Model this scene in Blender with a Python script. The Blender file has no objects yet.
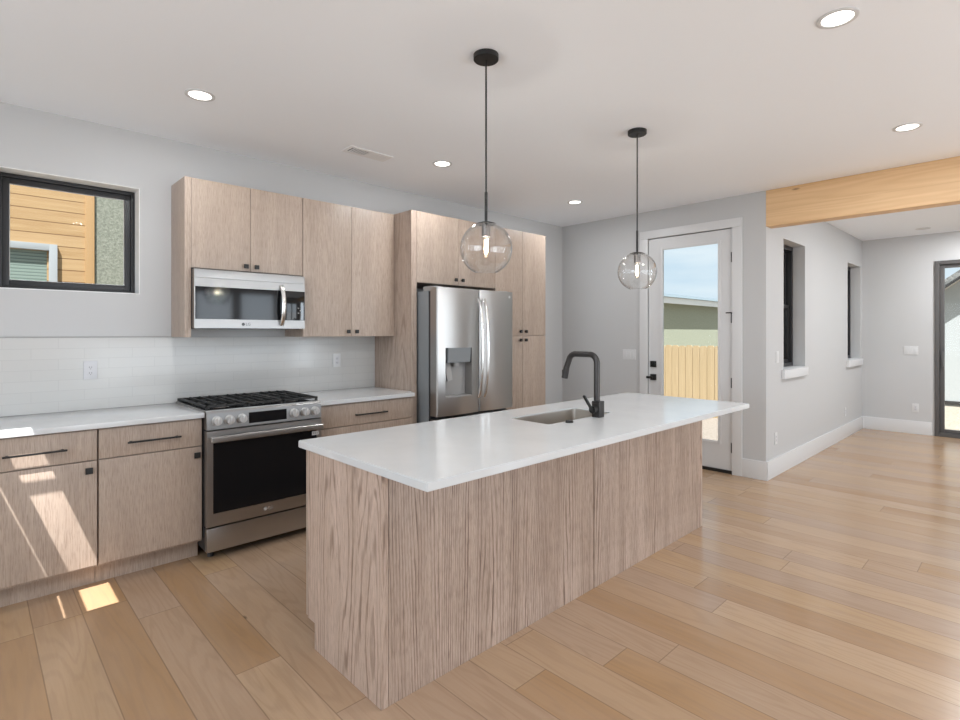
import bpy, bmesh, math, random
from mathutils import Vector, Matrix
R = math.radians
random.seed(7)
sc = bpy.context.scene
COL = sc.collection

# ------------------------------------------------------------------ camera, world, sun, lights, exposure
F_PX, YAW, HORIZON, EYE = 532.26, 0.807978, 332.73, 1.4063
cd = bpy.data.cameras.new('camera'); cam = bpy.data.objects.new('camera', cd); COL.objects.link(cam)
cam.location = (0, 0, EYE)
cam.rotation_euler = (R(90), 0, YAW - R(90))
cd.sensor_fit = 'HORIZONTAL'; cd.sensor_width = 36; cd.lens = F_PX / 960 * 36
cd.shift_y = (HORIZON - 360) / 960
cd.clip_start = .05; cd.clip_end = 300
sc.camera = cam
vs = sc.view_settings
vs.view_transform = 'Standard'; vs.look = 'None'; vs.exposure = 0.41; vs.gamma = 1; vs.use_curve_mapping = False
sc.cycles.use_denoising = True
sc.cycles.max_bounces = 10; sc.cycles.diffuse_bounces = 5; sc.cycles.glossy_bounces = 4
sc.cycles.transparent_max_bounces = 16; sc.cycles.transmission_bounces = 6
sc.cycles.sample_clamp_indirect = 6; sc.cycles.caustics_reflective = False; sc.cycles.caustics_refractive = False

w = bpy.data.worlds.new('sky'); sc.world = w; w.use_nodes = True
nt = w.node_tree; bg = nt.nodes['Background']
tc = nt.nodes.new('ShaderNodeTexCoord'); mp = nt.nodes.new('ShaderNodeMapping'); mp.inputs['Scale'].default_value = (1.4, 1.4, 7)
nz = nt.nodes.new('ShaderNodeTexNoise'); nz.inputs['Scale'].default_value = 2.2; nz.inputs['Detail'].default_value = 6
rp = nt.nodes.new('ShaderNodeValToRGB')
rp.color_ramp.elements[0].position = .36; rp.color_ramp.elements[0].color = (.56, .71, .84, 1)
rp.color_ramp.elements[1].position = .66; rp.color_ramp.elements[1].color = (.80, .87, .92, 1)
nt.links.new(tc.outputs['Generated'], mp.inputs['Vector']); nt.links.new(mp.outputs[0], nz.inputs['Vector'])
nt.links.new(nz.outputs['Fac'], rp.inputs[0]); nt.links.new(rp.outputs[0], bg.inputs['Color'])
bg.inputs['Strength'].default_value = .84

def light(name, kind, loc, direction, energy, color=(1, 1, 1), **k):
    d = bpy.data.lights.new(name, kind); d.energy = energy; d.color = color
    for a, b in k.items(): setattr(d, a, b)
    o = bpy.data.objects.new(name, d); COL.objects.link(o); o.location = loc
    o.rotation_euler = Vector(direction).to_track_quat('-Z', 'Y').to_euler()
    return o
light('sun', 'SUN', (0, -20, 30), (.366, .36, -1), 9.8, (1, .98, .955), angle=R(.2))
# added fill lamps in unseen window openings behind the camera
FILL_COL = (.80, .90, 1)
for x in (1.00, 1.76, 2.52, 3.28, 4.08, 4.84): light('rear_window_fill', 'AREA', (x, -2.98, 1.15), (0, 1, 0), 11.5, FILL_COL, shape='RECTANGLE', size=.62, size_y=2.0)  # two panes follow the microwave's reflection, the other four are added for fill
light('side_fill', 'AREA', (-2.58, 1.0, 1.5), (1, 0, 0), 62, FILL_COL, shape='RECTANGLE', size=2.6, size_y=1.6)
for x in (6.15,): light('living_fill', 'AREA', (x, -2.98, 1.35), (0, 1, 0), 30, FILL_COL, shape='RECTANGLE', size=.5, size_y=2.0)

# ------------------------------------------------------------------ materials
def newmat(name):
    m = bpy.data.materials.new(name); m.use_nodes = True
    return m, m.node_tree, m.node_tree.nodes['Principled BSDF']
def N(t, typ, **k):
    n = t.nodes.new(typ)
    for a, b in k.items():
        if a in n.inputs: n.inputs[a].default_value = b
        else: setattr(n, a, b)
    return n
def plain(name, col, rough=.5, metal=0, coat=0, bump=0, bscale=200, emit=None, es=0):
    m, t, b = newmat(name)
    b.inputs['Base Color'].default_value = (*col, 1); b.inputs['Roughness'].default_value = rough
    b.inputs['Metallic'].default_value = metal; b.inputs['Coat Weight'].default_value = coat
    tc = N(t, 'ShaderNodeTexCoord')
    n = N(t, 'ShaderNodeTexNoise', Scale=bscale, Detail=4.0)
    t.links.new(tc.outputs['Object'], n.inputs['Vector'])
    if bump:
        bp = N(t, 'ShaderNodeBump', Strength=bump, Distance=.002)
        t.links.new(n.outputs['Fac'], bp.inputs['Height']); t.links.new(bp.outputs[0], b.inputs['Normal'])
    else:
        mr = N(t, 'ShaderNodeMapRange'); mr.inputs['To Min'].default_value = max(0, rough * .92); mr.inputs['To Max'].default_value = min(1, rough * 1.08)
        t.links.new(n.outputs['Fac'], mr.inputs['Value']); t.links.new(mr.outputs[0], b.inputs['Roughness'])
    if emit:
        b.inputs['Emission Color'].default_value = (*emit, 1); b.inputs['Emission Strength'].default_value = es
    return m
def mth(t, op, a, b=None, c=None):
    n = t.nodes.new('ShaderNodeMath'); n.operation = op
    for i, v in enumerate((a, b, c)):
        if v is None: continue
        if isinstance(v, (int, float)): n.inputs[i].default_value = v
        else: t.links.new(v, n.inputs[i])
    return n.outputs[0]
def ramp(t, fac, stops):
    r = t.nodes.new('ShaderNodeValToRGB'); e = r.color_ramp.elements
    while len(e) < len(stops): e.new(.5)
    for i, (p, c) in enumerate(stops):
        e[i].position = p; e[i].color = (*c, 1) if len(c) == 3 else c
    t.links.new(fac, r.inputs[0]); return r.outputs[0]
def mix(t, fac, a, b, mode='MIX'):
    n = t.nodes.new('ShaderNodeMix'); n.data_type = 'RGBA'; n.blend_type = mode
    for s, v in ((n.inputs[0], fac), (n.inputs[6], a), (n.inputs[7], b)):
        if isinstance(v, (int, float)): s.default_value = v
        elif isinstance(v, tuple): s.default_value = (*v, 1)
        else: t.links.new(v, s)
    return n.outputs[2]
def noise(t, vec, scale, detail=5, rough=.55, mapscale=None, rnd=None):
    if mapscale:
        m = N(t, 'ShaderNodeMapping'); m.inputs['Scale'].default_value = mapscale
        t.links.new(vec, m.inputs['Vector']); vec = m.outputs[0]
    n = N(t, 'ShaderNodeTexNoise', Scale=scale, Detail=float(detail), Roughness=rough)
    t.links.new(vec, n.inputs['Vector']); return n.outputs['Fac']
def objvec(t):
    tc = N(t, 'ShaderNodeTexCoord'); oi = N(t, 'ShaderNodeObjectInfo')
    sx = N(t, 'ShaderNodeCombineXYZ'); v = mth(t, 'MULTIPLY', oi.outputs['Random'], 37.0)
    for i in range(3): t.links.new(v, sx.inputs[i])
    a = N(t, 'ShaderNodeVectorMath', operation='ADD')
    t.links.new(tc.outputs['Object'], a.inputs[0]); t.links.new(sx.outputs[0], a.inputs[1])
    return a.outputs[0]

def oak(name, light_c, mid_c, dark_c, streak, K1=22., K2=5., rough=.5, fine=1.0):
    """pale washed oak, grain upright along local Z"""
    m, t, b = newmat(name); v = objvec(t)
    s = N(t, 'ShaderNodeSeparateXYZ'); t.links.new(v, s.inputs[0])
    xy = mth(t, 'ADD', s.outputs[0], s.outputs[1])
    field = noise(t, v, 1.0, 2, .45, (3.2, 3.2, .42))
    wob = noise(t, v, 1.0, 4, .6, (30, 30, 3.))
    ph = mth(t, 'ADD', mth(t, 'MULTIPLY', xy, K1), mth(t, 'ADD', mth(t, 'MULTIPLY', field, K2 * 4), mth(t, 'MULTIPLY', wob, 1.1)))
    sn = mth(t, 'SINE', mth(t, 'MULTIPLY', ph, 6.2832))
    band = mth(t, 'MULTIPLY_ADD', sn, .5, .5)
    fine_n = noise(t, v, 1.0, 4, .65, (260, 260, 7))
    pores = noise(t, v, 1.0, 3, .6, (420, 420, 16))
    tone = noise(t, v, 1.0, 3, .5, (9, 9, .8))
    c = ramp(t, tone, [(.3, mid_c), (.68, light_c)])
    grain = mth(t, 'MULTIPLY', ramp(t, band, [(.66, (0, 0, 0)), (.98, (1, 1, 1))]), ramp(t, noise(t, v, 1., 3, .6, (24, 24, 1.1)), [(.38, (.12, .12, .12)), (.62, (1, 1, 1))]))
    c = mix(t, mth(t, 'MULTIPLY', grain, streak), c, dark_c)
    pf = ramp(t, pores, [(.50, (0, 0, 0)), (.68, (1, 1, 1))])
    c = mix(t, mth(t, 'MULTIPLY', pf, .55 * fine), c, dark_c)
    ff = ramp(t, fine_n, [(.45, (0, 0, 0)), (.75, (1, 1, 1))])
    c = mix(t, mth(t, 'MULTIPLY', ff, .35 * fine), c, dark_c)
    t.links.new(c, b.inputs['Base Color']); b.inputs['Roughness'].default_value = rough
    bp = N(t, 'ShaderNodeBump', Strength=.15, Distance=.001); t.links.new(pores, bp.inputs['Height']); t.links.new(bp.outputs[0], b.inputs['Normal'])
    return m

M = {}
M['wall'] = plain('wall_paint', (.515, .515, .515), .6, bump=.06, bscale=260)
M['ceiling'] = plain('ceiling_paint', (.905, .935, .975), .7, bump=.08, bscale=180)
M['trim'] = plain('white_trim_paint', (.645, .647, .65), .35)
M['door_paint'] = plain('white_door_paint', (.645, .647, .65), .35)
M['quartz'] = None
M['black'] = plain('matte_black_metal', (.006, .006, .006), .45)
M['bronze_frame'] = plain('black_window_frame', (.018, .018, .02), .4)
M['dark_frame'] = plain('dark_bronze_frame', (.085, .08, .078), .42)
M['iron'] = plain('cast_iron', (.018, .018, .018), .55, 0, bump=.2, bscale=500)
M['glass_black'] = plain('black_glass', (.006, .006, .007), .06, 0)
M['enamel_black'] = plain('black_enamel', (.008, .008, .009), .10)
M['enamel_black'].node_tree.nodes['Principled BSDF'].inputs['Specular IOR Level'].default_value = .22
M['knob_silver'] = plain('silver_knob', (.62, .61, .60), .32, .55)
M['grey_case'] = plain('grey_painted_case', (.22, .235, .245), .45)
M['dark_plastic'] = plain('dark_plastic', (.03, .03, .032), .4)
M['grey_plastic'] = plain('grey_plastic', (.38, .37, .36), .4)
M['white_plastic'] = plain('white_plastic', (.63, .63, .63), .35)
M['off_plastic'] = plain('cool_white_plastic', (.60, .60, .62), .35)
M['slot'] = plain('dark_slot', (.03, .03, .03), .6)
M['gunmetal'] = plain('gunmetal_faucet', (.055, .051, .05), .36, .7)
M['socket'] = plain('brushed_dark_nickel', (.24, .22, .21), .35, .8)
M['lamp_glow'] = plain('lamp_diffuser', (.95, .95, .92), .5, emit=(1, .97, .92), es=3.2)
M['filament'] = plain('glowing_filament', (1, .9, .7), .5, emit=(1, .9, .74), es=14)
M['blind'] = None

def steel(name, col, rough, vertical=False):
    m, t, b = newmat(name); v = objvec(t)
    n = noise(t, v, 1., 3, .6, (300, 300, 4) if vertical else (4, 4, 400))
    mr = N(t, 'ShaderNodeMapRange'); mr.inputs['To Min'].default_value = rough * .9; mr.inputs['To Max'].default_value = rough * 1.15
    t.links.new(n, mr.inputs['Value']); t.links.new(mr.outputs[0], b.inputs['Roughness'])
    b.inputs['Base Color'].default_value = (*col, 1); b.inputs['Metallic'].default_value = 1
    return m
M['steel'] = steel('brushed_steel', (.42, .41, .40), .32)
M['steel_dark'] = steel('brushed_microwave_steel', (.34, .335, .33), .36)
M['steel_v'] = steel('brushed_steel_upright', (.44, .425, .41), .30, True)
M['steel_bright'] = steel('polished_steel', (.78, .77, .75), .22)
M['sink_steel'] = steel('satin_sink_steel', (.60, .56, .51), .40)

M['oak_upper'] = oak('washed_oak', (0.484, 0.385, 0.315), (0.409, 0.321, 0.258), (0.205, 0.144, 0.11), .12, K1=30, K2=1.2, rough=.40, fine=1.15)
M['oak_panel'] = oak('washed_oak_panel', (.50, .395, .325), (.41, .322, .262), (.20, .14, .108), .55, K1=14, K2=4.5, rough=.42, fine=1.1)
M['oak_island'] = oak('washed_oak_island', (0.577, 0.451, 0.374), (0.451, 0.342, 0.274), (0.14, 0.084, 0.058), .95, K1=62, K2=4.2, rough=.42, fine=1.2)
M['oak_end'] = oak('washed_oak_end_panel', (.60, .465, .385), (.49, .375, .30), (.18, .115, .083), .8, K1=12, K2=5.5, rough=.36, fine=1.1)
M['inside_shade'] = plain('shaded_cabinet_interior', (.12, .09, .07), .7)  # dark tone put in so the island's panel gap reads as shade

def quartz():
    m, t, b = newmat('white_quartz'); v = objvec(t)
    n = noise(t, v, 3.5, 6, .6); s = noise(t, v, 420, 2)
    c = ramp(t, n, [(.35, (0.591, 0.600, 0.605)), (.6, (0.618, 0.628, 0.632))])
    c = mix(t, mth(t, 'MULTIPLY', ramp(t, s, [(.62, (0, 0, 0)), (.72, (1, 1, 1))]), .12), c, (.6, .6, .6))
    t.links.new(c, b.inputs['Base Color']); b.inputs['Roughness'].default_value = .13
    return m
M['quartz'] = quartz()

def floor_mat():
    m, t, b = newmat('oak_plank_floor')
    tc = N(t, 'ShaderNodeTexCoord'); s = N(t, 'ShaderNodeSeparateXYZ'); t.links.new(tc.outputs['Object'], s.inputs[0])
    X, Y = s.outputs[0], s.outputs[1]
    Wd = .1905
    cx = mth(t, 'DIVIDE', mth(t, 'SUBTRACT', X, .212 - 20 * Wd), Wd)
    ci = mth(t, 'FLOOR', cx); fx = mth(t, 'FRACT', cx)
    wn = N(t, 'ShaderNodeTexWhiteNoise', noise_dimensions='1D'); t.links.new(ci, wn.inputs['W'])
    ln = mth(t, 'MULTIPLY_ADD', wn.outputs['Value'], .7, 1.25)
    wn2 = N(t, 'ShaderNodeTexWhiteNoise', noise_dimensions='1D'); t.links.new(mth(t, 'ADD', ci, 57.3), wn2.inputs['W'])
    cy = mth(t, 'ADD', mth(t, 'DIVIDE', mth(t, 'ADD', Y, 20.), ln), mth(t, 'MULTIPLY', wn2.outputs['Value'], 5.))
    ri = mth(t, 'FLOOR', cy); fy = mth(t, 'FRACT', cy)
    idv = N(t, 'ShaderNodeCombineXYZ'); t.links.new(ci, idv.inputs[0]); t.links.new(ri, idv.inputs[1])
    wid = N(t, 'ShaderNodeTexWhiteNoise', noise_dimensions='3D'); t.links.new(idv.outputs[0], wid.inputs['Vector'])
    rnd = wid.outputs['Value']
    base = ramp(t, rnd, [(0., (0.338, 0.201, 0.104)), (.22, (0.387, 0.239, 0.125)), (.42, (0.395, 0.269, 0.177)), (.6, (0.370, 0.253, 0.173)), (.8, (0.428, 0.280, 0.156)), (1., (0.445, 0.303, 0.190))])
    off = N(t, 'ShaderNodeVectorMath', operation='SCALE'); t.links.new(wid.outputs['Color'], off.inputs[0]); off.inputs['Scale'].default_value = 40
    v = N(t, 'ShaderNodeVectorMath', operation='ADD'); t.links.new(tc.outputs['Object'], v.inputs[0]); t.links.new(off.outputs[0], v.inputs[1]); v = v.outputs[0]
    field = noise(t, v, 1., 2, .5, (5, .5, 1))
    wob = noise(t, v, 1., 4, .6, (30, 3, 1))
    sn = mth(t, 'SINE', mth(t, 'MULTIPLY', mth(t, 'ADD', mth(t, 'MULTIPLY', field, 16.), mth(t, 'MULTIPLY', wob, 1.)), 6.2832))
    fine = noise(t, v, 1., 4, .65, (110, 4, 1)); tone = noise(t, v, 1., 3, .55, (7, 1.2, 1))
    c = mix(t, mth(t, 'MULTIPLY', ramp(t, mth(t, 'MULTIPLY_ADD', sn, .5, .5), [(.5, (0, 0, 0)), (1., (1, 1, 1))]), .26), base, (.27, .17, .105))
    c = mix(t, mth(t, 'MULTIPLY', ramp(t, fine, [(.42, (0, 0, 0)), (.72, (1, 1, 1))]), .20), c, (.27, .165, .10))
    c = mix(t, mth(t, 'MULTIPLY', ramp(t, tone, [(.35, (0, 0, 0)), (.75, (1, 1, 1))]), .28), c, (.47, .345, .25))
    vo = N(t, 'ShaderNodeTexVoronoi', Scale=1.0); mm = N(t, 'ShaderNodeMapping'); mm.inputs['Scale'].default_value = (5, 2.6, 1)
    t.links.new(v, mm.inputs['Vector']); t.links.new(mm.outputs[0], vo.inputs['Vector'])
    kn = ramp(t, vo.outputs['Distance'], [(.03, (1, 1, 1)), (.075, (0, 0, 0))])
    vw = N(t, 'ShaderNodeSeparateColor'); t.links.new(vo.outputs['Color'], vw.inputs[0])
    kn = mth(t, 'MULTIPLY', kn, mth(t, 'GREATER_THAN', vw.outputs[0], .78))
    c = mix(t, mth(t, 'MULTIPLY', kn, .75), c, (.10, .06, .04))
    ex = mth(t, 'MULTIPLY', mth(t, 'MINIMUM', fx, mth(t, 'SUBTRACT', 1., fx)), Wd)
    ey = mth(t, 'MULTIPLY', mth(t, 'MINIMUM', fy, mth(t, 'SUBTRACT', 1., fy)), ln)
    e = mth(t, 'MINIMUM', ex, ey)
    seam = ramp(t, mth(t, 'MULTIPLY', e, 100.), [(.12, (1, 1, 1)), (.30, (0, 0, 0))])
    c = mix(t, mth(t, 'MULTIPLY', seam, .46), c, (.12, .075, .045))
    t.links.new(c, b.inputs['Base Color'])
    ro = mth(t, 'MULTIPLY_ADD', fine, .14, .15); t.links.new(ro, b.inputs['Roughness'])
    h = mth(t, 'SUBTRACT', mth(t, 'MULTIPLY', fine, .25), seam)
    bp = N(t, 'ShaderNodeBump', Strength=.25, Distance=.0012); t.links.new(h, bp.inputs['Height']); t.links.new(bp.outputs[0], b.inputs['Normal'])
    return m
M['floor'] = floor_mat()

def tile_mat():
    m, t, b = newmat('white_stacked_tile')
    tc = N(t, 'ShaderNodeTexCoord'); s = N(t, 'ShaderNodeSeparateXYZ'); t.links.new(tc.outputs['Object'], s.inputs[0])
    cb = N(t, 'ShaderNodeCombineXYZ'); t.links.new(s.outputs[0], cb.inputs[0]); t.links.new(mth(t, 'SUBTRACT', s.outputs[2], .915), cb.inputs[1])
    br = N(t, 'ShaderNodeTexBrick'); t.links.new(cb.outputs[0], br.inputs['Vector'])
    for k, v in (('Color1', (.565, .56, .545, 1)), ('Color2', (.58, .575, .56, 1)), ('Mortar', (.515, .51, .50, 1))): br.inputs[k].default_value = v
    br.inputs['Scale'].default_value = 1; br.inputs['Mortar Size'].default_value = .0016; br.inputs['Brick Width'].default_value = .26; br.inputs['Row Height'].default_value = .0655
    br.offset = .5
    t.links.new(br.outputs['Color'], b.inputs['Base Color']); b.inputs['Roughness'].default_value = .18
    n = noise(t, tc.outputs['Object'], 9, 2)
    bp = N(t, 'ShaderNodeBump', Strength=.25, Distance=.002)
    t.links.new(mth(t, 'ADD', mth(t, 'MULTIPLY', n, .5), mth(t, 'SUBTRACT', 1., br.outputs['Fac'])), bp.inputs['Height']); t.links.new(bp.outputs[0], b.inputs['Normal'])
    return m
M['tile'] = tile_mat()

def glass(name, tint=(.97, .985, .98), edge=.10, refl=1.0, rough=0.0):
    m = bpy.data.materials.new(name); m.use_nodes = True; t = m.node_tree
    t.nodes.remove(t.nodes['Principled BSDF']); out = t.nodes['Material Output']
    tr = N(t, 'ShaderNodeBsdfTransparent'); tr.inputs['Color'].default_value = (*tint, 1)
    gl = N(t, 'ShaderNodeBsdfGlossy'); gl.inputs['Roughness'].default_value = rough
    mx = N(t, 'ShaderNodeMixShader')
    lw = N(t, 'ShaderNodeLayerWeight', Blend=.5)
    f = mth(t, 'MINIMUM', mth(t, 'ADD', mth(t, 'MULTIPLY_ADD', mth(t, 'POWER', lw.outputs['Facing'], 5.), .96 * refl, .04 * refl), mth(t, 'MULTIPLY', mth(t, 'POWER', lw.outputs['Facing'], 3.), edge)), .92)
    t.links.new(f, mx.inputs[0]); t.links.new(tr.outputs[0], mx.inputs[1]); t.links.new(gl.outputs[0], mx.inputs[2]); t.links.new(mx.outputs[0], out.inputs['Surface'])
    return m
M['pane'] = glass('window_glass', edge=0, refl=.1)
M['globe'] = glass('clear_globe_glass', (.992, .992, .99), edge=.5, refl=.9)
M['bulb'] = glass('clear_bulb_glass', (1, .96, .9), edge=.2, refl=.8)

def beam_mat():
    m, t, b = newmat('glulam_beam'); v = N(t, 'ShaderNodeTexCoord').outputs['Object']
    field = noise(t, v, 1., 2, .5, (4, .35, 5)); wob = noise(t, v, 1., 4, .6, (20, 2, 25))
    sn = mth(t, 'SINE', mth(t, 'MULTIPLY', mth(t, 'ADD', mth(t, 'MULTIPLY', field, 14.), wob), 6.2832))
    tone = noise(t, v, 1., 3, .5, (3, .6, 9))
    c = ramp(t, tone, [(.3, (.70, .45, .235)), (.7, (.80, .55, .315))])
    c = mix(t, mth(t, 'MULTIPLY', mth(t, 'MULTIPLY_ADD', sn, .5, .5), .28), c, (.58, .345, .16))
    s = N(t, 'ShaderNodeSeparateXYZ'); t.links.new(v, s.inputs[0])
    lam = mth(t, 'FRACT', mth(t, 'DIVIDE', s.outputs[2], .171))
    c = mix(t, mth(t, 'MULTIPLY', mth(t, 'LESS_THAN', lam, .012), .3), c, (.35, .17, .07))
    vo = N(t, 'ShaderNodeTexVoronoi', Scale=1.); mm = N(t, 'ShaderNodeMapping'); mm.inputs['Scale'].default_value = (2, 1.4, 5); mm.inputs['Location'].default_value = (.3, .15, .2)
    t.links.new(v, mm.inputs['Vector']); t.links.new(mm.outputs[0], vo.inputs['Vector'])
    c = mix(t, mth(t, 'MULTIPLY', ramp(t, vo.outputs['Distance'], [(.02, (1, 1, 1)), (.06, (0, 0, 0))]), .7), c, (.16, .07, .03))
    t.links.new(c, b.inputs['Base Color']); b.inputs['Roughness'].default_value = .55
    return m
M['beam'] = beam_mat()

def siding_mat():
    m, t, b = newmat('cedar_siding'); v = N(t, 'ShaderNodeTexCoord').outputs['Object']
    s = N(t, 'ShaderNodeSeparateXYZ'); t.links.new(v, s.inputs[0])
    rz = mth(t, 'DIVIDE', mth(t, 'SUBTRACT', s.outputs[2], .04), .130); ri = mth(t, 'FLOOR', rz); fz = mth(t, 'FRACT', rz)
    wn = N(t, 'ShaderNodeTexWhiteNoise', noise_dimensions='1D'); t.links.new(ri, wn.inputs['W'])
    cb = N(t, 'ShaderNodeCombineXYZ'); t.links.new(s.outputs[0], cb.inputs[0]); t.links.new(mth(t, 'MULTIPLY', wn.outputs['Value'], 30.), cb.inputs[1]); t.links.new(s.outputs[2], cb.inputs[2])
    n = noise(t, cb.outputs[0], 1., 4, .6, (1.5, 1, 22))
    c = ramp(t, n, [(.3, (0.350, 0.212, 0.097)), (.7, (0.446, 0.298, 0.149))])
    c = mix(t, mth(t, 'MULTIPLY', wn.outputs['Value'], .35), c, (.52, .36, .20))
    vo = N(t, 'ShaderNodeTexVoronoi', Scale=1.); mm = N(t, 'ShaderNodeMapping'); mm.inputs['Scale'].default_value = (2.2, 1, 7)
    t.links.new(cb.outputs[0], mm.inputs['Vector']); t.links.new(mm.outputs[0], vo.inputs['Vector'])
    c = mix(t, mth(t, 'MULTIPLY', ramp(t, vo.outputs['Distance'], [(.06, (1, 1, 1)), (.12, (0, 0, 0))]), .8), c, (.20, .09, .03))
    c = mix(t, mth(t, 'LESS_THAN', fz, .07), c, (.16, .08, .03))
    t.links.new(c, b.inputs['Base Color']); b.inputs['Roughness'].default_value = .7
    return m
M['siding'] = siding_mat()
def speck(name, a, bcol, scale, bump=.6, rough=.9):
    m, t, b = newmat(name); v = N(t, 'ShaderNodeTexCoord').outputs['Object']
    n = noise(t, v, scale, 5, .7); n2 = noise(t, v, scale * .08, 3)
    c = ramp(t, n, [(.35, a), (.65, bcol)]); c = mix(t, mth(t, 'MULTIPLY', n2, .3), c, tuple((p + q) / 2 for p, q in zip(a, bcol)))
    t.links.new(c, b.inputs['Base Color']); b.inputs['Roughness'].default_value = rough
    bp = N(t, 'ShaderNodeBump', Strength=bump, Distance=.01); t.links.new(n, bp.inputs['Height']); t.links.new(bp.outputs[0], b.inputs['Normal'])
    return m
M['stucco'] = speck('grey_green_stucco', (0.139, 0.148, 0.116), (0.312, 0.320, 0.268), 42)
M['stucco_sage'] = speck('sage_stucco', (.25, .265, .205), (.33, .345, .27), 20, .2)
M['stucco_white'] = speck('white_stucco', (0.389, 0.41, 0.418), (0.439, 0.457, 0.464), 30, .2)
M['stucco_grey'] = speck('warm_grey_stucco', (.42, .39, .36), (.50, .47, .43), 30, .2)
M['gravel'] = speck('tan_gravel', (0.168, 0.138, 0.102), (0.348, 0.311, 0.260), 30, .8)
M['pale_gravel'] = speck('pale_gravel', (0.172, 0.141, 0.116), (0.261, 0.228, 0.200), 24, .6)
M['roof'] = speck('grey_shingle', (0.048, 0.052, 0.056), (0.336, 0.336, 0.328), 16, .6)
M['fascia_dark'] = plain('dark_fascia', (.03, .028, .027), .6)
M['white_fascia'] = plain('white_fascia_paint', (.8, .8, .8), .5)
M['ext_white'] = plain('weathered_white_paint', (0.340, 0.360, 0.378), .5)
M['cedar_trim'] = plain('cedar_trim', (0.416, 0.256, 0.119), .65)
M['sky_blue_metal'] = plain('blue_grey_metal', (.30, .38, .44), .5)
def fence_mat():
    m, t, b = newmat('fence_picket_wood'); v = objvec(t)
    n = noise(t, v, 1., 4, .6, (50, 50, 1.6)); tone = noise(t, v, 1., 2, .5, (.7, .7, .7))
    c = ramp(t, n, [(.3, (0.378, 0.277, 0.156)), (.7, (0.479, 0.369, 0.231))]); c = mix(t, mth(t, 'MULTIPLY', tone, .5), c, (0.428, 0.320, 0.186))
    t.links.new(c, b.inputs['Base Color']); b.inputs['Roughness'].default_value = .8
    return m
M['fence'] = fence_mat()
def blind_mat():
    m, t, b = newmat('slatted_blind'); v = N(t, 'ShaderNodeTexCoord').outputs['Object']
    s = N(t, 'ShaderNodeSeparateXYZ'); t.links.new(v, s.inputs[0])
    f = mth(t, 'FRACT', mth(t, 'DIVIDE', s.outputs[2], .035))
    c = ramp(t, f, [(.1, (.12, .16, .14)), (.5, (.24, .30, .27))]); t.links.new(c, b.inputs['Base Color'])
    b.inputs['Roughness'].default_value = .25; return m
M['blind'] = blind_mat()

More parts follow.
